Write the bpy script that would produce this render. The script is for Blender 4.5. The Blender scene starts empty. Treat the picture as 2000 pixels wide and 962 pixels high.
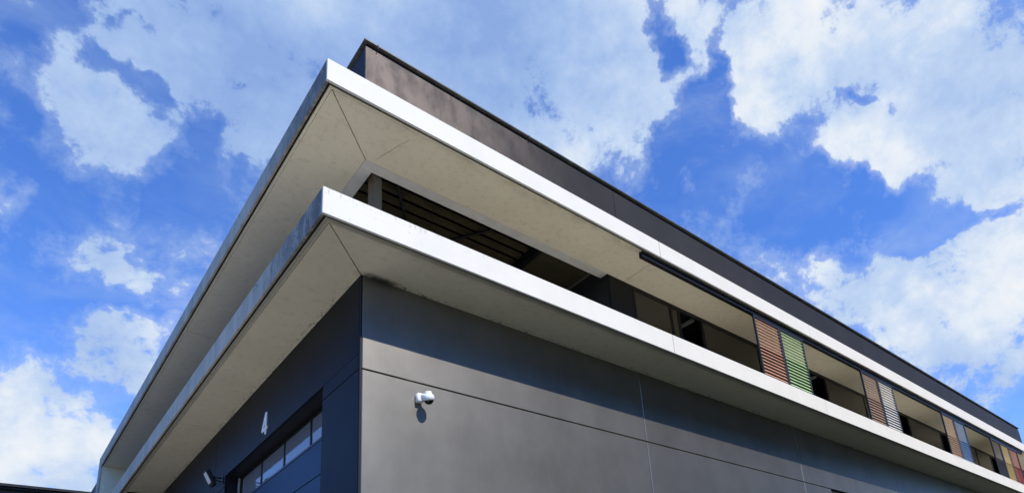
import bpy, bmesh, math, random
from mathutils import Vector, Matrix, noise
random.seed(7)
SC = bpy.context.scene
COL = SC.collection

# ------------------------------------------------------------------ camera
H = 8.885                                   # height of the lower soffit above the ground
cam_d = bpy.data.cameras.new("camera"); cam = bpy.data.objects.new("camera", cam_d); COL.objects.link(cam)
RIGHT = Vector((0.75425263, -0.65185448, -0.07866832))
DOWN = Vector((0.14205180, 0.27898360, -0.94973124))
FWD = Vector((0.64103374, 0.70516231, 0.30302122))
cam.matrix_world = Matrix(((RIGHT.x, -DOWN.x, -FWD.x, -4.51126), (RIGHT.y, -DOWN.y, -FWD.y, -9.78401),
                           (RIGHT.z, -DOWN.z, -FWD.z, 1.6), (0, 0, 0, 1)))
cam_d.sensor_width = 36.0; cam_d.lens = 1297.55 / 2000 * 36
cam_d.shift_x = -0.0443; cam_d.shift_y = 0.2197
cam_d.clip_start = 0.05; cam_d.clip_end = 6000
SC.camera = cam

# ------------------------------------------------------------------ sun and exposure
TOSUN = Vector((0.06, -1.0, 1.05)).normalized()
sun_el = math.asin(TOSUN.z); sun_az = math.atan2(TOSUN.x, TOSUN.y)
sl = bpy.data.lights.new("sun", 'SUN'); sl.energy = 5.0; sl.angle = math.radians(0.53); sl.color = (1.0, 0.955, 0.88)
so = bpy.data.objects.new("sun", sl); COL.objects.link(so)
so.rotation_euler = TOSUN.to_track_quat('Z', 'Y').to_euler(); so.location = (0, -40, 60)
SC.view_settings.view_transform = 'Standard'; SC.view_settings.look = 'None'
SC.view_settings.exposure = 0.08; SC.view_settings.gamma = 1.0; SC.view_settings.use_curve_mapping = False

# ------------------------------------------------------------------ node helper
class NT:
    def __init__(s, tree): s.t = tree; s.n = tree.nodes; s.l = tree.links
    def new(s, typ, **kw):
        nd = s.n.new(typ)
        for k, v in kw.items():
            if k.startswith('_'): continue
            setattr(nd, k, v)
        return nd
    def put(s, sock, v):
        if isinstance(v, bpy.types.NodeSocket): s.l.new(v, sock)
        else: sock.default_value = v
    def math(s, op, a, b=None, c=None, clamp=False):
        nd = s.new('ShaderNodeMath', operation=op); nd.use_clamp = clamp
        s.put(nd.inputs[0], a)
        if b is not None: s.put(nd.inputs[1], b)
        if c is not None: s.put(nd.inputs[2], c)
        return nd.outputs[0]
    def vmath(s, op, a, b=None, out=0):
        nd = s.new('ShaderNodeVectorMath', operation=op); s.put(nd.inputs[0], a)
        if b is not None: s.put(nd.inputs[1], b)
        return nd.outputs[out]
    def dot(s, a, b): return s.vmath('DOT_PRODUCT', a, b, 1)
    def noise(s, vec, scale, detail=4, rough=.5, lac=2.0, out=0, dist=0.0):
        nd = s.new('ShaderNodeTexNoise'); s.put(nd.inputs['Vector'], vec)
        nd.inputs['Scale'].default_value = scale; nd.inputs['Detail'].default_value = detail
        nd.inputs['Roughness'].default_value = rough; nd.inputs['Lacunarity'].default_value = lac
        nd.inputs['Distortion'].default_value = dist
        return nd.outputs[out]
    def ramp(s, v, a, b, lo=0.0, hi=1.0, smooth=True):
        nd = s.new('ShaderNodeMapRange'); nd.interpolation_type = 'SMOOTHSTEP' if smooth else 'LINEAR'
        s.put(nd.inputs[0], v); s.put(nd.inputs[1], a); s.put(nd.inputs[2], b); s.put(nd.inputs[3], lo); s.put(nd.inputs[4], hi)
        return nd.outputs[0]
    def mix(s, f, a, b, mode='MIX'):
        nd = s.new('ShaderNodeMix', data_type='RGBA', blend_type=mode)
        s.put(nd.inputs[0], f)
        for i, v in ((6, a), (7, b)):
            if isinstance(v, (tuple, list)) and len(v) == 3: v = (*v, 1)
            s.put(nd.inputs[i], v)
        return nd.outputs[2]
    def scalev(s, v, x, y, z):
        return s.vmath('MULTIPLY', v, (x, y, z))
    def sep(s, v):
        nd = s.new('ShaderNodeSeparateXYZ'); s.put(nd.inputs[0], v); return nd.outputs
    def comb(s, x, y, z=0.0):
        nd = s.new('ShaderNodeCombineXYZ'); s.put(nd.inputs[0], x); s.put(nd.inputs[1], y); s.put(nd.inputs[2], z); return nd.outputs[0]

# ------------------------------------------------------------------ world: sky with clouds
world = bpy.data.worlds.new("World"); SC.world = world; world.use_nodes = True
w = NT(world.node_tree); w.n.clear()
wout = w.new('ShaderNodeOutputWorld')
tc = w.new('ShaderNodeTexCoord').outputs['Generated']
DIR = w.vmath('NORMALIZE', tc)
sky = w.new('ShaderNodeTexSky', sky_type='NISHITA'); sky.sun_disc = False
sky.sun_elevation = sun_el; sky.sun_rotation = sun_az
sky.altitude = 100; sky.air_density = 1.0; sky.dust_density = 0.0; sky.ozone_density = 3.0
# cloud chart: a plane at infinity, fixed in the world, facing north-east and slightly up
qz = w.math('MAXIMUM', w.dot(DIR, tuple(FWD)), 0.08)
cu = w.math('DIVIDE', w.dot(DIR, tuple(RIGHT)), qz); cv = w.math('DIVIDE', w.dot(DIR, tuple(DOWN)), qz)
front = w.ramp(w.dot(DIR, tuple(FWD)), 0.10, 0.35)
F = 12.9755; PX = 10.886; PY = 9.204        # chart units: hundredths of a picture width-unit
n_w1 = w.noise(DIR, 5.0, 3, .55, out=1)
warp = w.scalev(w.vmath('SUBTRACT', n_w1, (.5, .5, .5)), 1.6, 1.6, 0)
n_w2 = w.noise(DIR, 24.0, 3, .6, out=1)
warp2 = w.scalev(w.vmath('SUBTRACT', n_w2, (.5, .5, .5)), .9, .9, 0)
P0 = w.comb(w.math('MULTIPLY_ADD', cu, F, PX), w.math('MULTIPLY_ADD', cv, F, PY), 0)
P = w.vmath('ADD', w.vmath('ADD', P0, warp), warp2)
def blobs(lst, pos):
    acc = None
    for k, (x, y, a, b, rot, wt) in enumerate(lst):
        mp = w.new('ShaderNodeMapping', vector_type='TEXTURE')
        pp = pos
        if acc is not None and k % 2 == 0:                 # tiny feedback keeps the evaluation in sequence (small shader stack)
            ma = w.new('ShaderNodeVectorMath', operation='MULTIPLY_ADD'); w.put(ma.inputs[0], acc); w.put(ma.inputs[1], (1e-9, 1e-9, 0)); w.put(ma.inputs[2], pos); pp = ma.outputs[0]
        w.l.new(pp, mp.inputs[0])
        mp.inputs[1].default_value = (x / 100, y / 100, 0); mp.inputs[2].default_value = (0, 0, math.radians(rot))
        mp.inputs[3].default_value = (a / 100, b / 100, 1)
        d2 = w.vmath('LENGTH', mp.outputs[0], out=1)
        v = w.ramp(d2, 0.10, 1.75, wt, 0.0)
        acc = v if acc is None else w.math('ADD', acc, v)
    return acc
CLOUD = [  # x, y, half-width, half-height, turn, weight (in the cloud chart)
    (130, 190, 95, 62, 35, .9), (205, 255, 110, 80, 30, .9), (280, 290, 60, 40, 30, .5), (95, 120, 30, 25, 0, .6),
    (160, 75, 70, 35, 12, 1), (230, 85, 60, 40, 20, .8), (290, 125, 70, 32, 40, .9), (370, 120, 60, 50, 30, .7),
    (215, 15, 70, 28, 5, .8), (60, 10, 45, 20, 20, .7), (330, 200, 70, 40, 30, .7), (420, 230, 80, 60, 30, .8), (440, 60, 130, 80, 20, .8),
    (490, 285, 55, 38, 30, .8), (430, 290, 40, 25, 0, .5), (560, 200, 130, 120, 0, .8), (640, 60, 280, 170, 0, 1.4), (850, 100, 280, 200, 0, 1.4), (520, 30, 170, 90, 0, .6), (1050, 150, 220, 170, 10, 1),
    (1190, 200, 130, 120, 20, .9), (1215, 310, 62, 62, 10, .9), (1160, 60, 130, 90, 0, .8), (1240, 230, 80, 60, 0, .5),
    (38, 398, 40, 30, 0, .85), (215, 495, 62, 40, 25, 1), (265, 525, 45, 26, 25, .8), (318, 548, 16, 14, 0, .6),
    (205, 650, 45, 38, 0, 1), (275, 670, 70, 48, 10, 1), (240, 715, 110, 38, 8, 1), (75, 725, 42, 26, 0, .9), (140, 755, 75, 24, 20, .8),
    (40, 850, 110, 100, 20, 1.2), (120, 890, 95, 75, 20, 1.1), (20, 780, 50, 40, 30, .8), (195, 815, 32, 20, 0, .9), (200, 855, 48, 30, 0, .9),
    (1370, 40, 80, 62, 20, .9), (1370, 150, 40, 40, 0, .7), (1500, 130, 70, 120, 0, 1), (1480, 230, 45, 70, 10, .8), (1560, 60, 140, 90, 0, 1),
    (1640, 140, 180, 140, 0, 1), (1560, 260, 60, 60, 0, .45), (1850, 120, 220, 160, 0, 1.1), (1880, 240, 160, 80, 0, 1), (1690, 270, 75, 55, 0, 1), (1745, 315, 30, 40, 20, .8),
    (1885, 345, 75, 40, 0, 1.0), (1975, 300, 80, 90, 0, 1.1), (1850, 375, 32, 22, 30, .5), (1440, 430, 22, 60, 20, .34), (1490, 370, 20, 60, 30, .3),
    (1640, 570, 62, 48, 0, 1), (1720, 510, 60, 50, 0, .9), (1715, 470, 24, 22, -50, .6), (1790, 590, 130, 95, 30, 1.1), (1870, 500, 110, 62, -28, 1.1), (1960, 440, 100, 60, -25, 1.1), (1920, 620, 150, 150, 0, 1.1),
    (1590, 505, 36, 9, 0, .4), (1600, 525, 20, 7, 0, .35), (2150, 300, 150, 500, 0, 1), (-150, 300, 120, 200, 0, .4), (900, -150, 600, 140, 0, 1),
]
HOLE = [
    (275, 165, 55, 22, 35, 1.05), (210, 125, 70, 18, 15, .6), (345, 82, 30, 12, 0, .6), (300, 45, 55, 12, 30, .5), (260, 15, 22, 10, 0, .6), (375, 250, 32, 55, -10, 1.2), (345, 190, 30, 16, 0, .4), (455, 180, 30, 9, 30, .8),
    (330, 370, 80, 60, 30, .8), (20, 60, 60, 50, 0, .6), (30, 250, 40, 60, 20, .6),
    (1285, 60, 28, 60, -15, 1.3), (1305, 105, 28, 40, 0, 1.0), (1410, 95, 24, 60, 5, 1.2), (1400, 200, 45, 55, 0, 1.0), (1380, 300, 70, 60, 0, 1.0), (1440, 250, 25, 60, 0, .8),
    (1705, 195, 62, 16, 8, 1.25), (1760, 225, 18, 25, 0, .8), (1620, 235, 50, 14, 0, .5), (1560, 290, 60, 80, 0, .4), (1830, 300, 50, 12, 8, .4), (1640, 340, 60, 30, 0, .4), (1600, 400, 250, 70, 0, .8),
    (1855, 640, 14, 24, 25, 1.3), (1860, 425, 130, 24, -17, 1.3), (1985, 378, 50, 12, -17, .9), (400, 420, 200, 80, 0, .3), (60, 560, 130, 60, 0, .4), (300, 600, 90, 18, 0, .5),
]
dens = w.math('SUBTRACT', blobs(CLOUD, P), blobs(HOLE, P))
dens = w.math('MINIMUM', dens, 1.35)
fb = w.noise(w.scalev(DIR, 1, 1, 1.25), 9.0, 10, .67)
fbf = w.noise(w.vmath('ADD', DIR, w.vmath('MULTIPLY', n_w1, (.10, .10, .10))), 27.0, 7, .66)
fb2 = w.noise(w.vmath('ADD', DIR, (3.1, 1.7, 9.2)), 2.3, 2, .55)
dens = w.math('ADD', dens, w.math('MULTIPLY', w.math('SUBTRACT', fb, .5), 4.4))
dens = w.math('ADD', dens, w.math('MULTIPLY', w.math('SUBTRACT', fbf, .5), 2.2))
far = w.math('MULTIPLY', w.math('ADD', w.math('SUBTRACT', fb2, .5), w.math('MULTIPLY', w.math('SUBTRACT', fb, .5), .5)), 5.0)
far = w.math('ADD', far, -.85)
dm = w.math('ADD', w.math('MULTIPLY', dens, front), w.math('MULTIPLY', far, w.math('SUBTRACT', 1.0, front)))
mask = w.math('MAXIMUM', w.ramp(dm, 0.18, 1.0), w.ramp(dm, -0.55, 0.75, 0.0, 0.40))
# thin veils of high cloud between the cumulus
veil = w.noise(w.scalev(w.vmath('ADD', DIR, w.vmath('MULTIPLY', n_w1, (.12, .12, .12))), 1.0, 1.4, 3.2), 3.4, 5, .6)
veil = w.ramp(veil, 0.40, 0.80, 0.0, 0.42)
mask = w.math('MAXIMUM', mask, w.math('MULTIPLY', veil, w.math('MULTIPLY_ADD', front, .8, .2)))
# cloud brightness: lit rims, greyer thick bases
SHADE = [  # the thick grey middle of the big cloud and greyer parts of others
    (780, 40, 420, 190, 0, -.30), (650, 200, 250, 150, 0, -.14), (1000, 110, 190, 170, 0, -.12), (150, 200, 320, 300, 0, -.14), (300, 60, 260, 140, 0, -.09), (230, 300, 150, 90, 0, -.08),
    (1150, 180, 150, 150, 0, .05), (1600, 120, 280, 200, 0, .16), (1500, 60, 90, 110, 0, .10), (1640, 30, 140, 60, 0, .08), (1690, 300, 90, 50, 0, .12), (1900, 170, 170, 150, 0, -.07), (1960, 730, 160, 80, 0, -.12), (1650, 170, 260, 260, 0, .05), (1700, 275, 90, 60, 0, .08),
    (1800, 560, 260, 150, 0, .10), (240, 690, 140, 90, 0, .05), (100, 850, 180, 110, 0, .10), (110, 905, 60, 35, 0, -.09), (215, 500, 90, 60, 0, .0), (1920, 230, 100, 60, 0, -.05),
]
shade = blobs(SHADE, w.vmath('ADD', P0, warp))
det = w.noise(w.vmath('ADD', DIR, (.3, 5.2, 1.1)), 6.0, 6, .55)
cb = w.math('ADD', w.math('MULTIPLY', shade, front), .72)
cb = w.math('ADD', cb, w.math('MULTIPLY', w.math('SUBTRACT', det, .5), 1.0))
cb = w.math('ADD', cb, w.math('MULTIPLY', w.math('SUBTRACT', fb, .5), .60))
cb = w.math('ADD', cb, w.math('MULTIPLY', w.math('SUBTRACT', fbf, .5), .30))
cb = w.ramp(cb, 0.30, 1.02, 0.0, 1.0, smooth=False)
cr = w.new('ShaderNodeValToRGB'); w.l.new(cb, cr.inputs[0])
e = cr.color_ramp.elements; e[0].position = 0; e[0].color = (.27, .42, .78, 1); e[1].position = 1; e[1].color = (.93, .95, .97, 1)
for pos, c in ((.30, (.38, .54, .86, 1)), (.60, (.56, .70, .93, 1)), (.82, (.80, .87, .97, 1))):
    k = cr.color_ramp.elements.new(pos); k.color = c
bg_sky = w.new('ShaderNodeBackground'); bg_cl = w.new('ShaderNodeBackground')
tint = w.mix(1.0, sky.outputs[0], (0.66, 1.04, 1.75), 'MULTIPLY')
w.put(bg_sky.inputs[0], tint); bg_sky.inputs[1].default_value = 0.145
w.put(bg_cl.inputs[0], cr.outputs[0]); bg_cl.inputs[1].default_value = 0.92
mx = w.new('ShaderNodeMixShader'); w.put(mx.inputs[0], mask)
w.l.new(bg_sky.outputs[0], mx.inputs[1]); w.l.new(bg_cl.outputs[0], mx.inputs[2]); w.l.new(mx.outputs[0], wout.inputs[0])
world.cycles.sampling_method = 'MANUAL'; world.cycles.sample_map_resolution = 512

# ------------------------------------------------------------------ materials
MATS = {}
def mat(name, build):
    m = bpy.data.materials.new(name); m.use_nodes = True
    t = NT(m.node_tree); bs = m.node_tree.nodes['Principled BSDF']
    pos = t.new('ShaderNodeNewGeometry').outputs['Position']
    build(t, bs, pos); MATS[name] = m; return m
def bump(t, bs, h, strength, dist=0.01):
    b = t.new('ShaderNodeBump'); t.put(b.inputs['Height'], h); b.inputs['Strength'].default_value = strength; b.inputs['Distance'].default_value = dist
    t.l.new(b.outputs[0], bs.inputs['Normal'])

def _white(t, bs, pos):                       # sunny white fascia render, faint grime
    s = t.sep(pos)
    n = t.noise(pos, 1.3, 6, .6); st = t.noise(t.scalev(pos, 5, 5, .6), 1.6, 5, .6)
    base = t.mix(t.ramp(n, .35, .75), (.69, .665, .60), (.655, .63, .565))
    base = t.mix(t.ramp(st, .64, .82, 0, .15), base, (.60, .56, .48))
    # rusty and mossy specks near the corner and along the top arris
    sp = t.noise(t.scalev(pos, 1, 1, .45), 26, 5, .7); big = t.noise(pos, 2.2, 3, .5)
    nearc = t.ramp(s[0], -1.2, 1.6, 1.0, 0.18)
    m1 = t.math('MULTIPLY', t.ramp(sp, .56, .70), t.math('MULTIPLY', nearc, t.ramp(big, .45, .65)))
    m1 = t.math('MULTIPLY', m1, t.ramp(s[2], H + .6, H + 1.6, 1.0, .12))
    base = t.mix(t.math('MULTIPLY', m1, .75), base, (.33, .24, .13))
    topm = t.math('MAXIMUM', t.math('MULTIPLY', t.ramp(s[2], H + .34, H + .49), t.ramp(s[2], H + .6, H + .9, 1, 0)), t.ramp(s[2], 12.0, 12.05, 0, .3))
    topm = t.math('MULTIPLY', topm, t.ramp(t.noise(t.scalev(pos, 9, 9, 3), 2, 4, .7), .52, .66))
    topm = t.math('MULTIPLY', topm, t.ramp(s[0], -1.2, 3.0, 1.0, .15))
    base = t.mix(t.math('MULTIPLY', topm, .75), base, (.30, .26, .20))
    t.put(bs.inputs['Base Color'], base); bs.inputs['Roughness'].default_value = .75
    bump(t, bs, t.noise(pos, 60, 3, .6), .15, .004)
mat('white_fascia', _white)

def _weath(t, bs, pos):                       # weathered side fascia: vertical run-off streaks
    s = t.sep(pos)
    wob = t.vmath('ADD', t.scalev(pos, 1, 3.6, .9), t.scalev(t.noise(pos, 2.2, 4, .6, out=1), .8, 3.0, .5))
    st = t.noise(wob, 1.7, 8, .68); st2 = t.noise(t.scalev(pos, 1, 2.1, .3), 1.0, 5, .6)
    fine = t.noise(t.scalev(pos, 3, 26, 2.0), 1.0, 5, .7)
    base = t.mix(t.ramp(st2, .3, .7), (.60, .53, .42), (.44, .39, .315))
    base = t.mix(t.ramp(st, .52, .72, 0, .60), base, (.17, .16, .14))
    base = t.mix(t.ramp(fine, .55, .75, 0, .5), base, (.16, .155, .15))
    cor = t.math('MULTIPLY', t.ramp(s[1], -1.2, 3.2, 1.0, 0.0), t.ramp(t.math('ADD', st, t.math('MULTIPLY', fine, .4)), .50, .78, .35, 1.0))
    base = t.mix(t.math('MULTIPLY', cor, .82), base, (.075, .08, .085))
    lt = t.noise(t.scalev(pos, 1, 3.3, .25), 1.0, 4, .5)
    base = t.mix(t.ramp(lt, .64, .74, 0, .55), base, (.62, .61, .58))
    t.put(bs.inputs['Base Color'], base); bs.inputs['Roughness'].default_value = .8
    bump(t, bs, t.noise(pos, 50, 4, .6), .25, .004)
mat('weathered_fascia', _weath)

CRACK = ((.56, -.90), (.21, .13))
def soffit_mat(name, c1, c2, dirt_edge):
    def f(t, bs, pos):
        s = t.sep(pos)
        n = t.noise(pos, .9, 6, .6); n2 = t.noise(t.scalev(pos, 1, 1, 1), 7, 6, .65)
        base = t.mix(t.ramp(n, .32, .70), c1, c2)
        base = t.mix(t.ramp(n2, .48, .78, 0, .34), base, (.40, .345, .22))
        tide = t.math('MULTIPLY', t.ramp(s[1], -1.12, -.80, 1, 0), t.ramp(t.noise(t.scalev(pos, 1.2, 3, 1), 1.3, 5, .65), .42, .62))
        base = t.mix(t.math('MULTIPLY', tide, .30), base, (.33, .28, .17))
        sp = t.noise(pos, 22, 3, .6)
        base = t.mix(t.ramp(sp, .70, .76, 0, .35), base, (.16, .13, .08))
        # line of dirt specks along the wall edge (drip holes, cobweb, algae)
        ed = t.math('MAXIMUM', t.math('MULTIPLY', t.ramp(s[1], -.17, -.03), t.ramp(s[0], -.10, -.02)), t.math('MULTIPLY', t.ramp(s[0], -.17, -.03), t.ramp(s[1], -.10, -.02)))
        sp2 = t.noise(pos, 17, 4, .7); cl = t.noise(pos, 1.6, 2, .5)
        em = t.math('MULTIPLY', t.math('MULTIPLY', ed, t.ramp(sp2, .54, .60)), t.ramp(cl, .38, .58))
        base = t.mix(t.math('MULTIPLY', em, dirt_edge), base, (.055, .045, .02))
        # dark patch beside the corner of the building
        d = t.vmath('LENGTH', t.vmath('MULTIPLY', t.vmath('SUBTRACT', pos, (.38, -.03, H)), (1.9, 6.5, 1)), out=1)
        corner_dark = t.ramp(t.math('ADD', d, t.math('MULTIPLY', t.math('SUBTRACT', n2, .5), .9)), .15, 1.15, .93 * dirt_edge, 0.0)
        base = t.mix(corner_dark, base, (.018, .017, .012))
        if not dirt_edge:                   # hairline crack and rust spots by the mitre
            q = t.vmath('ADD', pos, t.scalev(t.vmath('SUBTRACT', t.noise(pos, 3.0, 4, .6, out=1), (.5, .5, .5)), .07, .07, 0))
            A, Bc = CRACK; dx, dy = Bc[0] - A[0], Bc[1] - A[1]; L_ = math.hypot(dx, dy)
            qs = t.vmath('SUBTRACT', q, (A[0], A[1], 0))
            al = t.dot(qs, (dx / L_, dy / L_, 0)); pe = t.math('ABSOLUTE', t.dot(qs, (-dy / L_, dx / L_, 0)))
            m = t.math('MULTIPLY', t.ramp(pe, .004, .016, 1, 0), t.math('MULTIPLY', t.ramp(al, 0, .1), t.ramp(al, L_ - .3, L_, 1, 0)))
            base = t.mix(t.math('MULTIPLY', m, .55), base, (.30, .26, .18))
        t.put(bs.inputs['Base Color'], base); bs.inputs['Roughness'].default_value = .7
        bump(t, bs, t.noise(pos, 40, 4, .6), .12, .003)
    return mat(name, f)
soffit_mat('soffit_plaster', (.76, .70, .52), (.70, .64, .48), 1.0)
soffit_mat('upper_soffit_plaster', (.86, .79, .60), (.80, .73, .55), 0.0)
soffit_mat('edge_strip_plaster', (.52, .49, .38), (.45, .43, .33), 0.0)

def _beam(t, bs, pos):
    n = t.noise(pos, 2.5, 6, .6); r = t.noise(t.scalev(pos, 6, 6, 2), 2, 5, .7)
    base = t.mix(t.ramp(n, .3, .7), (.74, .73, .68), (.64, .63, .58))
    base = t.mix(t.ramp(r, .66, .74, 0, .6), base, (.22, .15, .08))
    t.put(bs.inputs['Base Color'], base); bs.inputs['Roughness'].default_value = .55
mat('painted_beam', _beam)

def _rust(t, bs, pos):
    s = t.sep(pos)
    r = t.noise(t.scalev(pos, 9, 9, 2.2), 1.6, 7, .72); r2 = t.noise(pos, 8, 5, .6)
    edge = t.ramp(t.math('ABSOLUTE', t.math('SUBTRACT', s[0], .395)), 0.0, .05, .22, 0)
    up = t.ramp(s[2], H + 1.9, H + 2.7, 0, .12)
    m = t.ramp(t.math('ADD', t.math('ADD', r, edge), up), .66, .86, 0, .8)
    base = t.mix(m, (.13, .125, .10), t.mix(t.ramp(r2, .4, .6), (.20, .09, .03), (.09, .05, .025)))
    t.put(bs.inputs['Base Color'], base); bs.inputs['Roughness'].default_value = .7
mat('rusty_paint', _rust)

def wall_mat(name, c, rough, brown=0.0, spec=.5, coat=0.0, metal=0.0):
    def f(t, bs, pos):
        s = t.sep(pos)
        rnd = t.new('ShaderNodeObjectInfo').outputs['Random']
        n = t.noise(pos, .8, 6, .6); st = t.noise(t.scalev(pos, 7, 7, .35), 1.2, 6, .65); sc = t.noise(t.scalev(pos, 4, 4, 14), 3, 3, .6)
        base = t.mix(t.ramp(n, .3, .7), c, tuple(x * 1.22 for x in c))
        base = t.mix(t.ramp(st, .45, .75, 0, .30), base, tuple(x * 1.25 for x in c))
        base = t.mix(t.ramp(t.noise(pos, 38, 2, .5), .74, .78, 0, .5), base, (.32, .31, .30))
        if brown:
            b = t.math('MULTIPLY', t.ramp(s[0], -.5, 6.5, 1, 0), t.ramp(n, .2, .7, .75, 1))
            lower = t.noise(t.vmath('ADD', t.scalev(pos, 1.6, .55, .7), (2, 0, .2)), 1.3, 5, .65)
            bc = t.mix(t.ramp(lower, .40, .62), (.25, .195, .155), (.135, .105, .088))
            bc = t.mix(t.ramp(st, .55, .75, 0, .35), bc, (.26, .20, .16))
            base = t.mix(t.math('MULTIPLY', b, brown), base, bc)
            sx = t.noise(t.comb(t.math('MULTIPLY', s[0], 3.0), 0, t.math('MULTIPLY', s[2], .8)), 3, 4, .7)
        base = t.mix(1.0, base, t.comb(*[t.ramp(rnd, 0, 1, .93, 1.07, False)] * 3), 'MULTIPLY')
        t.put(bs.inputs['Base Color'], base)
        t.put(bs.inputs['Roughness'], t.ramp(t.noise(t.scalev(pos, 2, 2, 1), 1.5, 6, .6), .3, .7, rough - .008, rough + .012))
        bs.inputs['Specular IOR Level'].default_value = spec
        if metal: bs.inputs['Metallic'].default_value = metal
        if coat: bs.inputs['Coat Weight'].default_value = coat; bs.inputs['Coat Roughness'].default_value = .12
        bump(t, bs, t.noise(pos, 1.1, 3, .5), .06, .02)
    return mat(name, f)
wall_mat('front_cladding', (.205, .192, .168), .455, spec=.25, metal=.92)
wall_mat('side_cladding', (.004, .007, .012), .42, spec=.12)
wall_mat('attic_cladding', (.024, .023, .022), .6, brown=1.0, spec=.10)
wall_mat('corner_trim_paint', (.016, .016, .018), .5, spec=.2)
wall_mat('dark_panel_paint', (.008, .009, .011), .45, spec=.2)

def simple(name, c, rough=.5, metal=0.0, spec=.5, var=.2, scale=3.0, bm=0.0):
    def f(t, bs, pos):
        n = t.noise(pos, scale, 5, .6)
        t.put(bs.inputs['Base Color'], t.mix(t.ramp(n, .3, .7), tuple(x * (1 - var) for x in c), tuple(min(1, x * (1 + var)) for x in c)))
        bs.inputs['Roughness'].default_value = rough; bs.inputs['Metallic'].default_value = metal
        bs.inputs['Specular IOR Level'].default_value = spec
        if bm: bump(t, bs, t.noise(pos, 30, 4, .6), bm, .01)
    return mat(name, f)
simple('black_aluminium', (.010, .010, .012), .42, spec=.2)
simple('shutter_frame_paint', (.022, .022, .026), .45, spec=.3)
simple('coping_metal', (.075, .075, .072), .45, var=.3)
simple('galvanised_strip', (.30, .30, .29), .5)
simple('shadow_gap', (.006, .006, .006), .9)
simple('deck_sheet', (.060, .052, .027), .8, spec=.1, var=.15)
simple('dark_ceiling', (.045, .040, .016), .8)
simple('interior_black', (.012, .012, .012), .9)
simple('floor_slab', (.78, .735, .62), .85, var=.15, scale=1.2)
simple('terrace_floor', (.11, .105, .09), .85)
simple('white_plastic', (.78, .78, .77), .32, var=.03)
simple('black_dome', (.008, .008, .009), .07)
simple('lamp_housing', (.010, .010, .011), .35)
simple('digit_paint', (.88, .88, .86), .45, var=.02)
simple('roof_membrane', (.22, .22, .21), .9)
simple('light_housing', (.60, .60, .58), .4)
simple('neighbour_wall', (.030, .026, .022), .8)
simple('blue_door_paint', (.004, .036, .090), .42, var=.12, spec=.3)
simple('door_frame_paint', (.030, .040, .055), .4)
simple('steel_clip', (.30, .29, .27), .4, metal=.8)

def _lens(t, bs, pos):
    bs.inputs['Base Color'].default_value = (.78, .78, .74, 1); bs.inputs['Roughness'].default_value = .18
    bs.inputs['Coat Weight'].default_value = 1.0
mat('lamp_lens', _lens)

def _glass(t, bs, pos):                      # dark glazing, room behind unlit; olive soffit reflection put into the base colour
    bs.inputs['Base Color'].default_value = (.030, .028, .016, 1); bs.inputs['Roughness'].default_value = .035
    bs.inputs['IOR'].default_value = 1.52
    bump(t, bs, t.noise(pos, .7, 2, .5), .02, .02)
mat('dark_glass', _glass)
def _dglass(t, bs, pos):                     # door panes, pale cloud reflection put into the base colour
    bs.inputs['Base Color'].default_value = (.17, .175, .19, 1); bs.inputs['Roughness'].default_value = .05
    bs.inputs['IOR'].default_value = 1.9
    bump(t, bs, t.noise(pos, 1.6, 3, .5), .12, .03)
mat('door_glass', _dglass)

SLAT = {'salmon': (.62, .30, .20), 'green': (.42, .66, .32), 'brown': (.42, .26, .19), 'white': (.80, .80, .78), 'sand': (.64, .43, .26),
        'blue': (.15, .31, .60), 'grey': (.075, .078, .075), 'yellow': (.72, .50, .13), 'red': (.46, .035, .045)}
for k, c in SLAT.items(): simple(k + '_slat', c, .45, var=.08, scale=5)

def _grass(t, bs, pos):
    n = t.noise(pos, .35, 7, .6); n2 = t.noise(pos, 14, 4, .7)
    b = t.mix(t.ramp(n, .3, .7), (.026, .040, .012), (.048, .055, .020)); b = t.mix(t.ramp(n2, .4, .7, 0, .5), b, (.062, .068, .03))
    t.put(bs.inputs['Base Color'], b); bs.inputs['Roughness'].default_value = .9; bump(t, bs, n2, .8, .05)
mat('lawn_grass', _grass)
def _pave(t, bs, pos):
    br = t.new('ShaderNodeTexBrick'); t.put(br.inputs['Vector'], pos); br.inputs['Scale'].default_value = 1.6
    br.inputs['Color1'].default_value = (.68, .64, .53, 1); br.inputs['Color2'].default_value = (.62, .58, .49, 1); br.inputs['Mortar'].default_value = (.22, .21, .18, 1); br.inputs['Mortar Size'].default_value = .012
    n = t.noise(pos, .6, 6, .6)
    t.put(bs.inputs['Base Color'], t.mix(t.ramp(n, .3, .75, 0, .35), br.outputs[0], (.42, .39, .32))); bs.inputs['Roughness'].default_value = .9
mat('pale_paving', _pave)
def _ground(t, bs, pos):
    n = t.noise(pos, .05, 8, .6)
    t.put(bs.inputs['Base Color'], t.mix(t.ramp(n, .35, .65), (.045, .055, .028), (.09, .088, .06))); bs.inputs['Roughness'].default_value = .95
mat('open_ground', _ground)
simple('asphalt', (.055, .055, .056), .9, var=.2, scale=.8, bm=.3)
simple('kerb_stone', (.36, .35, .32), .85)

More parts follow.
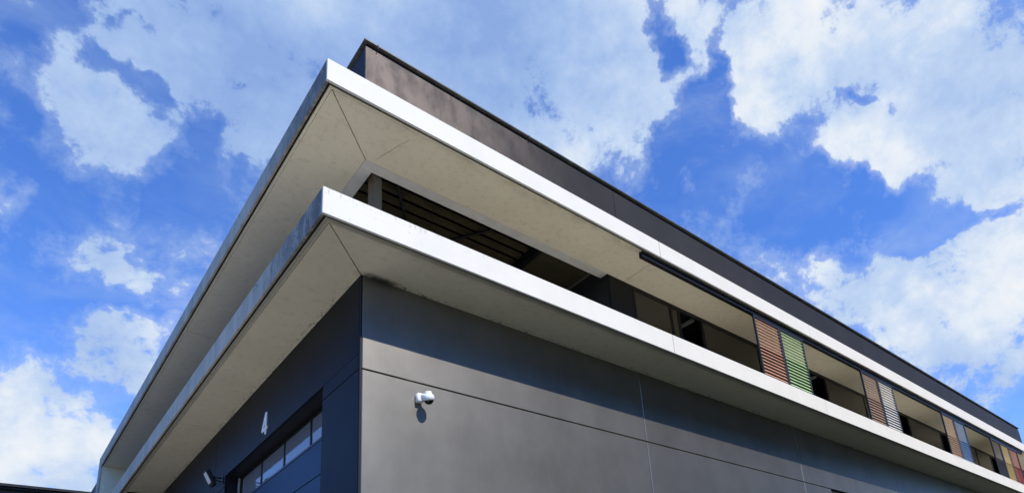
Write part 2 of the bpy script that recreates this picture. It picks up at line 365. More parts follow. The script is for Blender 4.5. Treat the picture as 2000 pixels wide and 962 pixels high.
# ------------------------------------------------------------------ mesh helpers
def mesh_from_bm(bm, name, smooth=False):
    me = bpy.data.meshes.new(name); bm.to_mesh(me); bm.free()
    if smooth:
        for p in me.polygons: p.use_smooth = True
    return me
def link(name, me, m, parent=None, loc=(0, 0, 0)):
    o = bpy.data.objects.new(name, me)
    if m is not None and not me.materials: me.materials.append(MATS[m] if isinstance(m, str) else m)
    COL.objects.link(o); o.location = loc
    if parent: o.parent = parent
    return o
def add_box(bm, x0, x1, y0, y1, z0, z1, bev=0.0, mtx=None):
    c = Vector(((x0 + x1) / 2, (y0 + y1) / 2, (z0 + z1) / 2))
    M = Matrix.Translation(c) @ Matrix.Diagonal((abs(x1 - x0), abs(y1 - y0), abs(z1 - z0), 1))
    if mtx is not None: M = mtx @ M
    r = bmesh.ops.create_cube(bm, size=1.0, matrix=M)
    if bev > 0:
        ed = set(e for v in r['verts'] for e in v.link_edges)
        bmesh.ops.bevel(bm, geom=list(ed), offset=bev, segments=1, affect='EDGES')
def box(name, x0, x1, y0, y1, z0, z1, m, parent=None, bev=0.0):
    cx, cy, cz = (x0 + x1) / 2, (y0 + y1) / 2, (z0 + z1) / 2
    bm = bmesh.new(); add_box(bm, x0 - cx, x1 - cx, y0 - cy, y1 - cy, z0 - cz, z1 - cz, bev)
    return link(name, mesh_from_bm(bm, name), m, parent, (cx, cy, cz))
def prism(name, poly, z0, z1, m, parent=None, bev=0.0):   # polygon in plan
    cx = sum(p[0] for p in poly) / len(poly); cy = sum(p[1] for p in poly) / len(poly)
    bm = bmesh.new()
    lo = [bm.verts.new((x - cx, y - cy, 0)) for x, y in poly]; hi = [bm.verts.new((x - cx, y - cy, z1 - z0)) for x, y in poly]
    bm.faces.new(lo[::-1]); bm.faces.new(hi); n = len(poly)
    for i in range(n): bm.faces.new((lo[i], lo[(i + 1) % n], hi[(i + 1) % n], hi[i]))
    bmesh.ops.recalc_face_normals(bm, faces=bm.faces)
    if bev: bmesh.ops.bevel(bm, geom=bm.edges[:], offset=bev, segments=1, affect='EDGES')
    return link(name, mesh_from_bm(bm, name), m, parent, (cx, cy, z0))
def tube(bm, pts, r, seg=10):
    pts = [Vector(p) for p in pts]; rings = []
    for i, p in enumerate(pts):
        d = (pts[min(i + 1, len(pts) - 1)] - pts[max(i - 1, 0)]).normalized()
        a = d.orthogonal().normalized() if i == 0 else (a - d * a.dot(d)).normalized()
        b = d.cross(a)
        rings.append([bm.verts.new(p + (a * math.cos(2 * math.pi * k / seg) + b * math.sin(2 * math.pi * k / seg)) * r) for k in range(seg)])
    for i in range(len(rings) - 1):
        for k in range(seg): bm.faces.new((rings[i][k], rings[i][(k + 1) % seg], rings[i + 1][(k + 1) % seg], rings[i + 1][k]))
    bm.faces.new(rings[0][::-1]); bm.faces.new(rings[-1])
def empty(name, loc, label, cat, group=None):
    o = bpy.data.objects.new(name, None); COL.objects.link(o); o.location = loc; o.empty_display_size = .3
    o['label'] = label; o['category'] = cat
    if group: o['group'] = group
    bpy.context.view_layer.update()
    return o
def under(o, parent):                       # o was built in world coordinates
    o.parent = parent; o.matrix_parent_inverse = Matrix.Translation(-Vector(parent.location)); return o
def structure(o): o['kind'] = 'structure'; return o

# ------------------------------------------------------------------ ground
def sheet(name, x0, x1, y0, y1, z, m):
    me = bpy.data.meshes.new(name); me.from_pydata([(x0, y0, z), (x1, y0, z), (x1, y1, z), (x0, y1, z)], [], [(0, 1, 2, 3)])
    return structure(link(name, me, m))
sheet('ground', -2500, 2500, -2500, 2500, 0.0, 'open_ground')
sheet('road', -300, 300, -26, -15, .012, 'asphalt')
sheet('lawn', -2.0, 60, -14.8, -.2, .008, 'lawn_grass')
sheet('paved_yard', -8.5, -.05, -5.5, 11, .016, 'pale_paving')
sheet('driveway', -40, -2.0, -14.8, 60, .004, 'asphalt')
kb = empty('kerb', (0, -14.9, 0), 'long pale stone kerb between the road and the grass', 'kerb')
for i in range(40):
    x = -30 + i * 2.0
    under(box('kerb_stone', x, x + 1.98, -15.0, -14.86, 0, .13, 'kerb_stone', None, .012), kb)

# ------------------------------------------------------------------ main building
B = empty('industrial_building', (0, 0, 0), 'dark grey clad building with two white projecting floor slabs meeting at the corner', 'building')
ZA, ZB, ZC, ZD = H, H + .507, H + 2.696, H + 3.168
ZJ = H - 1.854                         # horizontal panel joint
G = .007                               # half a joint
LX, LY = 44.1, 22.0                    # lengths of the two fronts
J = [7.405, 14.82, 22.22, 29.64, 37.04]

DZ0 = H - 1.558
# core behind the cladding
box('wall_core', .16, LX - .1, .062, .5, 0, ZA + .048, 'shadow_gap', B)
# (side core leaves the door opening free)
box('side_wall_core', .062, .40, .505, 1.54, 0, ZA + .048, 'shadow_gap', B)
box('side_wall_core', .062, .40, 1.56, 7.82, DZ0 + .05, ZA + .048, 'shadow_gap', B)
box('side_wall_core', .062, .40, 7.84, LY, 0, ZA + .048, 'shadow_gap', B)
# front wall panels (facing the lawn), 60 mm thick
xs = [.035] + J + [LX]
OX0, OX1 = 16.55, 21.2                 # recessed opening under the third panel
for i in range(len(xs) - 1):
    a, b = xs[i] + G, xs[i + 1] - G
    box('wall_panel', a, b, 0, .06, ZJ + G, ZA + .03, 'front_cladding', B, .013)
    if i == 2:
        box('wall_panel', a, OX0, 0, .06, .2, ZJ - G, 'front_cladding', B, .013)
        box('wall_panel', OX1, b, 0, .06, .2, ZJ - G, 'front_cladding', B, .013)
    else:
        box('wall_panel', a, b, 0, .06, .2, ZJ - G, 'front_cladding', B, .013)
ow = box('window', OX0 - .01, OX1 + .01, .065, .085, ZJ - 1.6, ZJ, 'dark_glass', B)
for x in (OX0, OX0 + 1.55, OX0 + 3.1, OX1 - .05): box('frame', x, x + .05, .03, .064, ZJ - 1.6, ZJ - .01, 'black_aluminium', None).parent = ow
for c in ow.children: c.matrix_parent_inverse = Matrix.Translation(-Vector(ow.location))
# corner profile
box('corner_trim', .004, .034, .004, .034, 0, ZA + .03, 'corner_trim_paint', B, .003)
# side wall panels (facing the yard)
DY0, DY1, DZ = 1.592, 7.79, H - 1.558
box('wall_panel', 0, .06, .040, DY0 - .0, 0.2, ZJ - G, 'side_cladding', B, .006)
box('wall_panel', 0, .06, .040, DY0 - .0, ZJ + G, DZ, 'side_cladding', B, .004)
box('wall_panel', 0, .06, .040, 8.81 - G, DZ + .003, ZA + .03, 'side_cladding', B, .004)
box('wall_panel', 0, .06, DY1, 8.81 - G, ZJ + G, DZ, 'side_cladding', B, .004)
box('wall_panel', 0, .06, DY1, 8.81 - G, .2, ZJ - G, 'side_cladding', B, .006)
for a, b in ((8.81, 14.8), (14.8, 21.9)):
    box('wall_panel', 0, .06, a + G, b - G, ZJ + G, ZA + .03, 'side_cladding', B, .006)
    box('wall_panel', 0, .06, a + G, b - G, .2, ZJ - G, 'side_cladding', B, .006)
# sectional door set back in its reveal
DX = .36
box('door_reveal', .062, DX + .06, DY0 - .04, DY0 - .004, 0, DZ + .04, 'black_aluminium', B)
box('door_reveal', .062, DX + .06, DY1 + .004, DY1 + .04, 0, DZ + .04, 'black_aluminium', B)
box('door_lintel', .062, DX + .06, DY0 - .003, DY1 + .003, DZ + .004, DZ + .04, 'black_aluminium', B)
door = box('garage_door', DX + .035, DX + .09, DY0, DY1, 0, DZ, 'door_frame_paint', B)
def dpart(name, *a, **k):
    o = box(name, *a, None, **k); o.parent = door; o.matrix_parent_inverse = Matrix.Translation(-Vector(door.location)); return o
mull = [DY0, 3.08, 4.61, 6.13, 7.64]
zt, zb = H - 1.64, H - 2.20
for i in range(4):
    dpart('window_pane', DX + .018, DX + .030, mull[i] + .035, mull[i + 1] - .035, zb, zt, 'door_glass')
for i in range(5):
    dpart('mullion', DX, DX + .034, mull[i] - .033, mull[i] + .033, zb, zt, 'black_aluminium', bev=.004)
dpart('rail', DX, DX + .034, DY0, DY1, zt, DZ - .002, 'black_aluminium', bev=.004)
dpart('rail', DX, DX + .034, DY0, DY1, zb - .055, zb, 'door_frame_paint', bev=.004)
z = zb - .065
hs = [.72, .62, .62, .62, .62, .62, .62, .62]
for h in hs:
    dpart('door_panel', DX, DX + .034, DY0, DY1, max(z - h, .02), z - .006, 'blue_door_paint', bev=.006); z -= h + .012
    if z < .3: break
dpart('guide_rail', DX - .05, DX - .004, DY1 - .045, DY1 - .004, 0, DZ - .02, 'galvanised_strip', bev=.003)

# ---- floor slabs: core, fascia boards, soffit panels
def slab(z0, z1, inner, ybeg, yend, xend, name):
    # L-shaped concrete core
    prism(name, [(-1.14, -1.14), (xend, -1.14), (xend, .08), (.08, .08), (.08, yend), (-1.14, yend)], z0 + .05, z1 - .02, 'floor_slab', B)
EX = 46.0
slab(ZA, ZB, 0, 0, 34.0, EX, 'floor_slab')
slab(ZC, ZD, 0, 0, LY + .16, EX, 'roof_slab')
fx = [-1.2] + J + [EX]
for (z0, z1) in ((ZA, ZB), (ZC, ZD)):
    for i in range(len(fx) - 1):
        box('fascia_panel', fx[i] + (0 if i == 0 else .006), fx[i + 1] - .006, -1.197, -1.147, z0, z1, 'white_fascia', B, .006)
    ys = [-1.146, 8.63, 14.7, 21.0 if z0 > ZB else 22.2] + ([LY + .2] if z0 > ZB else [28, 34])
    for i in range(len(ys) - 1):
        box('fascia_panel', -1.2, -1.15, ys[i] + (0 if i == 0 else .006), ys[i + 1] - .006, z0, z1, 'weathered_fascia', B, .006)
def soffit(z, m, strips, xj, yj, ylast, gap):
    # strips: (inner offset list) of lining boards parallel to the edge; then the wide panel up to the wall
    e0 = 1.197
    for k, (a, b, dz, mm) in enumerate(strips):          # a,b = distance from the outer face
        ya, yb = -e0 + a, -e0 + b
        xa, xb = -1.2 + a, -1.2 + b
        prism('soffit_board', [(xa, ya), (EX, ya), (EX, yb), (xb, yb)], z + dz, z + .048, mm, B)
        prism('soffit_board', [(xa, ya + .001), (xb, yb + .001), (xb, ylast), (xa, ylast)], z + dz, z + .048, mm, B)
    for k, (a, b) in enumerate(((.051, strips[0][0] - .001),)):  # dark strips put in for the shade inside the fascia gap
        ya, yb = -e0 + a, -e0 + b; xa, xb = -1.2 + a, -1.2 + b
        prism('gap_shade_strip', [(xa, ya), (EX, ya), (EX, yb), (xb, yb)], z + .030, z + .048, 'shadow_gap', B)
        prism('gap_shade_strip', [(xa, ya + .001), (xb, yb + .001), (xb, ylast), (xa, ylast)], z + .030, z + .048, 'shadow_gap', B)
    a = strips[-1][1] + gap; ya, xa = -e0 + a, -1.2 + a
    inner_x, inner_y = INNER
    xs = [None] + xj + [EX]
    for i in range(len(xs) - 1):
        x0 = xs[i]; x1 = xs[i + 1] - .008
        if i == 0: poly = [(xa + .018, ya), (x1, ya), (x1, inner_y), (inner_x + .018, inner_y)]
        else: poly = [(x0 + .008, ya), (x1, ya), (x1, inner_y), (x0 + .008, inner_y)]
        prism('soffit_panel', poly, z + .004, z + .047, m, B)
    ys = [None] + yj + [ylast]
    for i in range(len(ys) - 1):
        y1 = ys[i + 1] - .008
        if i == 0: poly = [(xa, ya + .012), (inner_x, inner_y + .012), (inner_x, y1), (xa, y1)]
        else: poly = [(xa, ys[i] + .008), (inner_x, ys[i] + .008), (inner_x, y1), (xa, y1)]
        prism('soffit_panel', poly, z + .004, z + .047, m, B)
INNER = (-.002, -.002)
soffit(ZA, 'soffit_plaster', [(.094, .122, .006, 'edge_strip_plaster'), (.128, .176, .0, 'edge_strip_plaster')], J, [8.63, 14.7], 34.0, .010)
INNER = (.10, .085)
soffit(ZC, 'upper_soffit_plaster', [(.090, .140, .0, 'upper_soffit_plaster')], J, [8.63, 14.7], LY - .4, .008)
# upturned ends of the upper slab on the yard side
prism('end_wall', [(-1.14, LY - .39), (.1, LY - .39), (.1, LY + .14), (-1.14, LY + .14)], ZB - .02, ZC + .049, 'soffit_plaster', B)
box('fascia_panel', -1.2, -1.145, LY - .40, LY + .2, ZB + .002, ZC - .003, 'weathered_fascia', B, .006)
box('end_wall', 45.2, 46, -1.14, .1, ZB + .002, ZC - .003, 'white_fascia', B, .01)
# lower annex running on behind the end wall
box('annex_wall', -1.198, 0, LY + .21, 40, H + .51, H + 2.15, 'side_cladding', B, .01)

# bulkhead under the lower slab on the yard side
box('bulkhead', -1.0, -.002, 15.6, 15.8, 0, ZA - .002, 'interior_black', B)

# ---- corner terrace under the upper slab
BW = .245
box('edge_beam', .105, 6.775, .090, .090 + BW, ZC + .002, ZC + .34, 'painted_beam', B, .004)
box('edge_beam', .105, .105 + BW, .092 + BW + .004, 12, ZC + .002, ZC + .34, 'painted_beam', B, .004)
# steel post: an open H section
bm = bmesh.new(); px0, py0, pw = .395, .375, .20
add_box(bm, px0, px0 + pw, py0, py0 + .016, ZB, ZC + .30, .002); add_box(bm, px0, px0 + pw, py0 + pw - .016, py0 + pw, ZB, ZC + .30, .002)
add_box(bm, px0, px0 + .014, py0 + .017, py0 + pw - .017, ZB, ZC + .30, .002)
link('corner_post', mesh_from_bm(bm, 'corner_post'), 'rusty_paint', B)
# corrugated roof deck, ribs along x
bm = bmesh.new(); zd = ZC + .42; prof = []
y = .34; pitch = .30
while y < 9.0:
    prof += [(y, zd), (y + .12, zd), (y + .15, zd + .08), (y + .27, zd + .08)]; y += pitch
va = [bm.verts.new((.105, a, b)) for a, b in prof]; vb = [bm.verts.new((4.93, a, b)) for a, b in prof]
for i in range(len(prof) - 1): bm.faces.new((va[i], vb[i], vb[i + 1], va[i + 1]))
link('roof_deck', mesh_from_bm(bm, 'roof_deck'), 'deck_sheet', B)
box('cross_beam', 4.86, 5.00, .345, 9, ZC + .20, ZC + .41, 'black_aluminium', B, .004)
box('ceiling_panel', 5.01, 7.1, .345, 9, ZC + .36, ZC + .40, 'dark_ceiling', B)
box('ceiling_trim', 6.74, 6.78, .345, 9, ZC + .31, ZC + .355, 'rusty_paint', B)
for (a, b) in (((.62, .02), (4.35, 4.98)), ((4.02, .04), (.75, 4.98))):
    d = Vector((b[0] - a[0], b[1] - a[1], 0)).normalized(); s0 = Vector((a[0], a[1], ZC + .33)); s1 = Vector((b[0], b[1], ZC + .33))
    s0 = s0 + d * ((.36 - a[1]) / d.y)
    bm = bmesh.new(); tube(bm, [s0, s1], .035, 8); link('brace_rod', mesh_from_bm(bm, 'brace_rod', True), 'black_aluminium', B)
box('terrace_floor', .0, 6.81, .0, 9, ZB - .03, ZB - .012, 'terrace_floor', B)
box('terrace_wall', .0, 6.8, 9.01, 9.2, ZB, ZC + .5, 'interior_black', B)
box('terrace_wall', .11, .2, 12.01, LY, ZB - .02, ZC - .01, 'interior_black', B)
box('roof_membrane', .12, LX - .1, .16, LY, ZC + .50, ZC + .56, 'roof_membrane', B)

# ---- set-back front of the upper floor
FY = .085
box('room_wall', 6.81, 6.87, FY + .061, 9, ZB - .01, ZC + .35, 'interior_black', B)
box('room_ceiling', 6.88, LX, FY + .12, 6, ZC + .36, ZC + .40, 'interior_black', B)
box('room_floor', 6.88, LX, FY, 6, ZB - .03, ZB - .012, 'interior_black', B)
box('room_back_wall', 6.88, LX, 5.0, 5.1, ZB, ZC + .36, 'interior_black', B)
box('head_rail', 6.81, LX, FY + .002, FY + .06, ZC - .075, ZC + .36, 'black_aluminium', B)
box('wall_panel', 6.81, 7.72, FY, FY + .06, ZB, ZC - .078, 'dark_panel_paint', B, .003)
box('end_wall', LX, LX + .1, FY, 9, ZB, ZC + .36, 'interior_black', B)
def window(x0, x1, opened=False, tone='dark_glass'):
    f = bpy.data.objects.new('window', None)
    bm = bmesh.new(); z0, z1, t = ZB, ZC - .078, .045
    add_box(bm, x0, x1, FY - .004, FY + .055, z1 - t, z1); add_box(bm, x0, x1, FY - .004, FY + .055, z0, z0 + t)
    add_box(bm, x0, x0 + t, FY - .004, FY + .055, z0 + t, z1 - t); add_box(bm, x1 - t, x1, FY - .004, FY + .055, z0 + t, z1 - t)
    fr = link('window', mesh_from_bm(bm, 'window_frame'), 'black_aluminium', B)
    if not opened:
        box('pane', x0 + t, x1 - t, FY + .012, FY + .030, z0 + t, z1 - t, tone, fr)
    else:
        box('open_sash', x0 + t, x0 + t + .05, FY + .06, FY + .9, z0 + t, z1 - t, 'black_aluminium', fr)
    return fr
window(7.73, 9.27); window(9.28, 9.62)
window(9.63, 10.72, True)
W = [(10.73, 13.7), (13.71, 16.85), (16.86, 18.08, 1), (18.09, 21.2), (21.21, 24.1), (24.11, 25.4, 1), (25.41, 29.08), (29.09, 31.4, 1), (31.41, 33.9), (33.91, 36.15), (36.16, 38.5, 1), (38.51, 41.2), (41.21, 44.05)]
for t_ in W: window(t_[0], t_[1], len(t_) > 2)

# ---- attic wall above the roof slab and its coping
AZ = H + 5.615
box('coping_shade_strip', .12, 43.93, .12, .20, AZ + .001, H + 5.718, 'shadow_gap', B)  # black strip added for the shadow under the coping
ax = [.085] + J + [43.95]
for i in range(len(ax) - 1):
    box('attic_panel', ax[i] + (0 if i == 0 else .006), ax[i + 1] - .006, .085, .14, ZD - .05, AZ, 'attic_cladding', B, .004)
box('attic_panel', .087, .14, .142, LY - .1, ZD - .05, AZ, 'dark_panel_paint', B, .004)  # yard face: its shade put into a darker paint
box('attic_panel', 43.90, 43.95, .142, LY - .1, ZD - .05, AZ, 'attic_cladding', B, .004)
cj = [.04] + [x - 1.2 for x in J] + [44.0]
for i in range(len(cj) - 1):
    box('coping', cj[i], cj[i + 1] - .004, .035, .30, H + 5.722, H + 5.765, 'coping_metal', B, .006)
box('coping', .04, .30, .303, LY - .1, H + 5.722, H + 5.765, 'coping_metal', B, .006)
# small conductor clips on the coping
for x in (.33, 4.40):
    bm = bmesh.new()
    tube(bm, [(x, .05, H + 5.765), (x, .02, H + 5.74), (x - .01, .02, H + 5.62), (x - .02, .07, H + 5.56)], .009, 6)
    link('conductor_clip', mesh_from_bm(bm, 'conductor_clip', True), 'black_aluminium', B)

# ---- shutter track hung under the upper slab
bm = bmesh.new()
add_box(bm, 6.80, 37.45, -1.093, -1.040, ZC - .155, ZC - .085, .006); add_box(bm, 6.80, 37.45, -1.110, -.99, ZC - .080, ZC - .001, .006)
add_box(bm, 6.80, 37.45, -1.03, -.985, ZC - .155, ZC - .082, .006)
link('shutter_track', mesh_from_bm(bm, 'shutter_track'), 'black_aluminium', B)

# ------------------------------------------------------------------ sliding shutters
SH = [  # x0, x1, colour, label
    (11.62, 13.00, 'salmon', 'salmon orange louvred shutter, left of the pair next to the green one'),
    (13.01, 14.40, 'green', 'light green louvred shutter sliding on the balcony track'),
    (18.42, 19.72, 'brown', 'taupe brown louvred shutter paired with the white one'),
    (19.73, 21.03, 'white', 'white louvred shutter to the right of the brown one'),
    (25.95, 27.30, 'sand', 'sandy beige louvred shutter paired with the blue one'),
    (27.31, 28.65, 'blue', 'blue louvred shutter to the right of the sandy beige one'),
    (32.22, 33.60, 'grey', 'dark grey louvred shutter, first of the farthest three'),
    (33.61, 34.98, 'yellow', 'yellow louvred shutter between the dark grey and red ones'),
    (34.99, 36.40, 'red', 'dark red louvred shutter at the far right end of the row'),
]
SZ0, SZ1, SY = ZB + .03, ZC - .157, -1.065
NS = 17
for x0, x1, colr, lab in SH:
    t_ = empty('sliding_shutter', ((x0 + x1) / 2, SY, SZ0), lab, 'shutter', 'sliding louvred shutters along the balcony')
    hw = (x1 - x0) / 2; hh = SZ1 - SZ0; ft = .055
    bm = bmesh.new()
    add_box(bm, -hw, -hw + ft, -.028, .028, 0, hh, .003); add_box(bm, hw - ft, hw, -.028, .028, 0, hh, .003)
    add_box(bm, -hw + ft, hw - ft, -.026, .026, 0, .075, .003); add_box(bm, -hw + ft, hw - ft, -.026, .026, hh - .075, hh, .003)
    link('frame', mesh_from_bm(bm, 'shutter_frame'), 'shutter_frame_paint', t_)
    bm = bmesh.new(); L = hw - ft - .012
    add_box(bm, -L, L, -.0045, .0045, -.049, .049, .002, Matrix.Rotation(math.radians(-34), 4, 'X'))
    sm = mesh_from_bm(bm, 'slat'); sm.materials.append(MATS[colr + '_slat'])
    z0, z1 = .075 + .055, hh - .075 - .045
    for k in range(NS):
        o = link('slat', sm, None, t_, (0, 0, z0 + (z1 - z0) * k / (NS - 1)))
    # pivots joining the slats to the frame
    bm = bmesh.new()
    for k in range(NS):
        zz = z0 + (z1 - z0) * k / (NS - 1)
        for sgn in (-1, 1): add_box(bm, sgn * L, sgn * (L + .02), -.006, .006, zz - .006, zz + .006)
    link('pivot', mesh_from_bm(bm, 'pivot'), 'shutter_frame_paint', t_)['kind'] = 'stuff'

# ------------------------------------------------------------------ number 4 on the yard side
def digit4():
    # outline in (s along -y, z); drawn as strokes of a condensed 4 with an open counter
    h, wd = .53, .335
    outer = [(.19, h), (.275, h), (.275, .175), (wd, .175), (wd, .105), (.275, .105), (.275, 0), (.20, 0), (.20, .105), (0, .105), (0, .175)]
    inner = [(.20, .175), (.20, .40), (.078, .175)]
    bm = bmesh.new(); rings = []
    for x in (0.0, -.022):
        vo = [bm.verts.new((x, -a, b)) for a, b in outer]; vi = [bm.verts.new((x, -a, b)) for a, b in inner]
        for ring in (vo, vi):
            for i in range(len(ring)): bm.edges.new((ring[i], ring[(i + 1) % len(ring)]))
        rings.append((vo, vi))
    for vo, vi in rings:
        es = [bm.edges.get((r[i], r[(i + 1) % len(r)])) for r in (vo, vi) for i in range(len(r))]
        bmesh.ops.triangle_fill(bm, edges=es, use_beauty=True)
    for k in (0, 1):
        a, b = rings[0][k], rings[1][k]
        for i in range(len(a)): bm.faces.new((a[i], a[(i + 1) % len(a)], b[(i + 1) % len(a)], b[i]))
    bmesh.ops.recalc_face_normals(bm, faces=bm.faces)
    return mesh_from_bm(bm, 'house_number')
n4 = link('house_number', digit4(), 'digit_paint', None, (-.004, 5.02, H - 1.44))
n4['label'] = 'white numeral 4 fixed above the garage door'; n4['category'] = 'sign'

# ------------------------------------------------------------------ security camera on the front wall
def sub(o, parent): o.parent = parent; return o
cx_, cz_ = 1.125, H - 2.18
sc_ = empty('security_camera', (cx_, 0, cz_), 'white security camera on a bracket on the sunlit grey wall', 'camera')
sc_.scale = (.90, .90, .90)
bm = bmesh.new(); add_box(bm, -.075, .075, -.125, -.001, -.10, .09, .022); link('wall_box', mesh_from_bm(bm, 'wall_box', True), 'white_plastic', sc_)
bm = bmesh.new(); tube(bm, [(.02, -.115, .015), (.05, -.17, .02), (.065, -.22, .01)], .045, 14); link('bracket_arm', mesh_from_bm(bm, 'bracket_arm', True), 'white_plastic', sc_)
def lathe(bm, prof, seg, M):
    rings = []
    for r, z in prof:
        rings.append([bm.verts.new(M @ Vector((r * math.cos(2 * math.pi * k / seg), r * math.sin(2 * math.pi * k / seg), z))) for k in range(seg)])
    for i in range(len(rings) - 1):
        for k in range(seg): bm.faces.new((rings[i][k], rings[i][(k + 1) % seg], rings[i + 1][(k + 1) % seg], rings[i + 1][k]))
    bm.faces.new(rings[0][::-1]); bm.faces.new(rings[-1]); bmesh.ops.recalc_face_normals(bm, faces=bm.faces)
MM = Matrix.Translation((.085, -.265, -.055)) @ Matrix.Rotation(math.radians(-12), 4, 'Y') @ Matrix.Rotation(math.radians(14), 4, 'X')
bm = bmesh.new(); lathe(bm, [(.02, .135), (.055, .13), (.066, .11), (.072, .075), (.100, .055), (.113, .03), (.115, -.005), (.110, -.045), (.098, -.055)], 28, MM)
link('housing', mesh_from_bm(bm, 'housing', True), 'white_plastic', sc_)
bm = bmesh.new(); lathe(bm, [(.10, -.050), (.094, -.066), (.082, -.092), (.060, -.117), (.03, -.132), (.004, -.136)], 28, MM)
link('dome', mesh_from_bm(bm, 'dome', True), 'black_dome', sc_)

# ------------------------------------------------------------------ floodlight beside the door
fl = empty('floodlight', (0, 8.0, H - 1.58), 'black floodlight with pale lens on a short arm beside the garage door', 'floodlight')
bm = bmesh.new(); add_box(bm, -.018, -.001, -.06, .06, -.12, .07, .004); link('wall_plate', mesh_from_bm(bm, 'wall_plate'), 'lamp_housing', fl)
bm = bmesh.new(); tube(bm, [(-.01, 0, .015), (-.23, 0, .012)], .019, 10); link('arm', mesh_from_bm(bm, 'arm', True), 'lamp_housing', fl)
bm = bmesh.new(); tube(bm, [(-.01, 0, -.07), (-.10, .0, -.075), (-.20, 0, -.04)], .016, 10); add_box(bm, -.25, -.19, -.05, .05, -.07, .035, .008)
link('bracket', mesh_from_bm(bm, 'bracket'), 'lamp_housing', fl)
bm = bmesh.new(); tube(bm, [(-.20, -.02, -.16), (-.15, -.03, -.215), (-.09, -.03, -.20), (-.055, -.02, -.13), (-.03, -.01, -.08)], .007, 8); link('cable', mesh_from_bm(bm, 'cable', True), 'lamp_housing', fl)
# head: local z = lens normal, local x = long axis running down and inwards
ux = Vector((.46, 0, -.89)).normalized(); uz = Vector((-.89, 0, -.46)).normalized(); uy = uz.cross(ux)
HM = Matrix(((ux.x, uy.x, uz.x, -.33), (ux.y, uy.y, uz.y, -.0), (ux.z, uy.z, uz.z, -.03), (0, 0, 0, 1)))
bm = bmesh.new(); add_box(bm, -.22, .22, -.14, .14, -.075, .03, .02, HM)
for k in range(7): add_box(bm, -.16 + k * .05, -.15 + k * .05, -.10, .10, -.105, -.074, 0, HM)
link('housing', mesh_from_bm(bm, 'flood_housing'), 'lamp_housing', fl)
bm = bmesh.new(); add_box(bm, -.17, .13, -.115, .10, .0285, .036, .003, HM); link('lens', mesh_from_bm(bm, 'flood_lens'), 'lamp_lens', fl)

# ------------------------------------------------------------------ lights inside the open windows
for i, (x, lab) in enumerate(((11.02, 'white tube light under the dark ceiling seen through the nearest open window'), (18.45, 'white tube light seen through the open window right of the green shutter'))):
    li = empty('ceiling_light', (x, .85, ZC + .30), lab, 'light fixture', 'tube lights in the upper rooms')
    bm = bmesh.new(); add_box(bm, -.06, .06, -.30, .30, -.07, .02, .012); link('diffuser', mesh_from_bm(bm, 'diffuser'), 'light_housing', li)
    bm = bmesh.new(); add_box(bm, -.035, .035, -.22, .22, .021, .055); link('mount', mesh_from_bm(bm, 'mount'), 'lamp_housing', li)

# ------------------------------------------------------------------ low dark neighbour behind the yard
NB = empty('neighbour_building', (-20, 45, 0), 'low dark flat roofed building far off behind the yard', 'building')
NZ = H + 8.02 - 0
def nbox(name, *a, **k): return under(box(name, *a, None, **k), NB)
nbox('roof_edge', -40, 12, 44.6, 62, NZ - .17, NZ, 'black_aluminium')
nbox('wall', -39.8, 11.8, 45.05, 61, 0, NZ - .23, 'neighbour_wall')
nbox('gutter', -40, 12, 44.75, 45.0, NZ - .32, NZ - .20, 'interior_black')
for i in range(14):
    nbox('window', -38 + i * 3.5, -36 + i * 3.5, 45.0, 45.04, 11, 14, 'dark_glass')

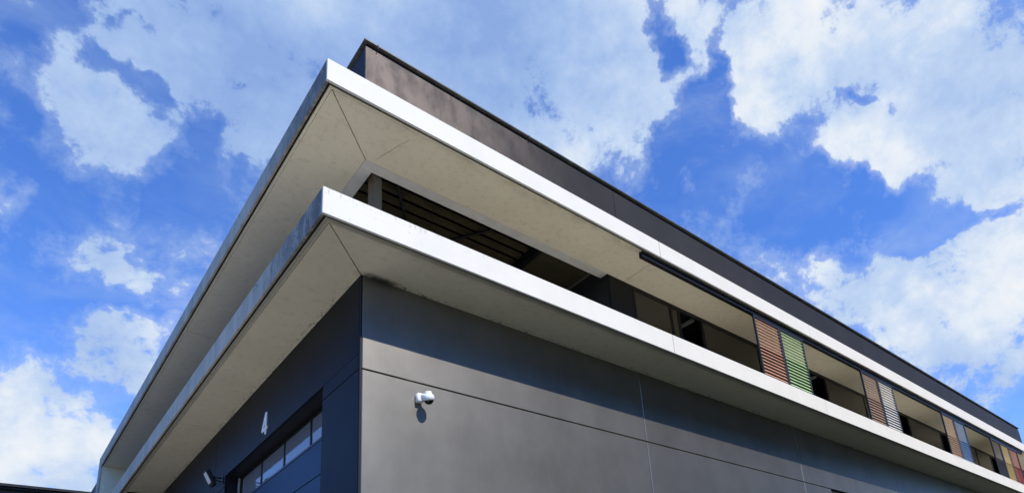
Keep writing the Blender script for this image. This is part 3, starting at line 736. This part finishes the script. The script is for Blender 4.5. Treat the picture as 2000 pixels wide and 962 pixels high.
# ------------------------------------------------------------------ unseen tree row behind the photographer, added to darken wall reflections and lawn
def _leaf(t, bs, pos):
    n = t.noise(pos, .8, 4, .6); n2 = t.noise(pos, 6, 3, .6)
    t.put(bs.inputs['Base Color'], t.mix(t.ramp(n2, .3, .7), t.mix(t.ramp(n, .3, .7), (.035, .062, .016), (.060, .090, .024)), (.085, .115, .035)))
    bs.inputs['Roughness'].default_value = .7
mat('tree_leaves', _leaf)
simple('tree_bark', (.10, .075, .05), .95, bm=.6)
def crown_mesh(seed):
    rnd = random.Random(seed); V = []; Fc = []
    lobes = []
    for k in range(16):
        a = rnd.uniform(0, 6.283); rr = rnd.uniform(0, 2.7); lobes.append((Vector((math.cos(a) * rr, math.sin(a) * rr, rnd.uniform(-4.2, 5.0))), rnd.uniform(1.3, 2.3)))
    for c, rad in lobes:
        for k in range(190):
            d = Vector((rnd.gauss(0, 1), rnd.gauss(0, 1), rnd.gauss(0, 1))).normalized() * rad * rnd.uniform(.72, 1.05)
            p = c + d; u = Vector((rnd.gauss(0, 1), rnd.gauss(0, 1), rnd.gauss(0, 1))).normalized(); v = u.orthogonal().normalized(); q = rnd.uniform(.16, .34)
            i = len(V); V.extend([p + u * q, p + v * q * .7, p - u * q, p - v * q * .7]); Fc.append((i, i + 1, i + 2, i + 3))
    me = bpy.data.meshes.new('crown'); me.from_pydata([tuple(v) for v in V], [], Fc); me.materials.append(MATS['tree_leaves']); return me
def trunk_mesh(seed):
    rnd = random.Random(seed); bm = bmesh.new()
    def limb(p0, p1, r0, r1):
        d = (p1 - p0).normalized(); a = d.orthogonal().normalized(); b = d.cross(a); R = []
        for p, r_ in ((p0, r0), ((p0 + p1) / 2 + a * rnd.uniform(-.15, .15), (r0 + r1) / 2), (p1, r1)):
            R.append([bm.verts.new(p + (a * math.cos(k * 1.0472) + b * math.sin(k * 1.0472)) * r_) for k in range(6)])
        for i in range(2):
            for k in range(6): bm.faces.new((R[i][k], R[i][(k + 1) % 6], R[i + 1][(k + 1) % 6], R[i + 1][k]))
    limb(Vector((0, 0, 0)), Vector((0, 0, 6)), .28, .20); limb(Vector((0, 0, 6)), Vector((.2, .1, 14)), .20, .05)
    for k in range(9):
        a = rnd.uniform(0, 6.283); z = rnd.uniform(4, 10); limb(Vector((0, 0, z)), Vector((math.cos(a) * 2.6, math.sin(a) * 2.6, z + 2.4)), .10, .03)
    return mesh_from_bm(bm, 'trunk', True)
crowns = [crown_mesh(i) for i in range(3)]; trunks = [trunk_mesh(i) for i in range(3)]
for tm in trunks: tm.materials.append(MATS['tree_bark'])
NTH = ['first', 'second', 'third', 'fourth', 'fifth', 'sixth', 'seventh', 'eighth', 'ninth']
for i in range(9):
    x = 4.5 + i * 5.6 + random.uniform(-.8, .8)
    tr = empty('added_tree', (x, -17.3 + random.uniform(-.5, .5), 0), NTH[i] + ' of the unseen trees added to block the sky, counted from the yard', 'tree', 'unseen row of trees added to block the sky')
    tr.rotation_euler.z = random.uniform(0, 6.28); sc = random.uniform(1.22, 1.30); tr.scale = (sc, sc, sc)
    link('trunk', trunks[i % 3], None, tr); link('crown', crowns[i % 3], None, tr, (0, 0, 10.2))
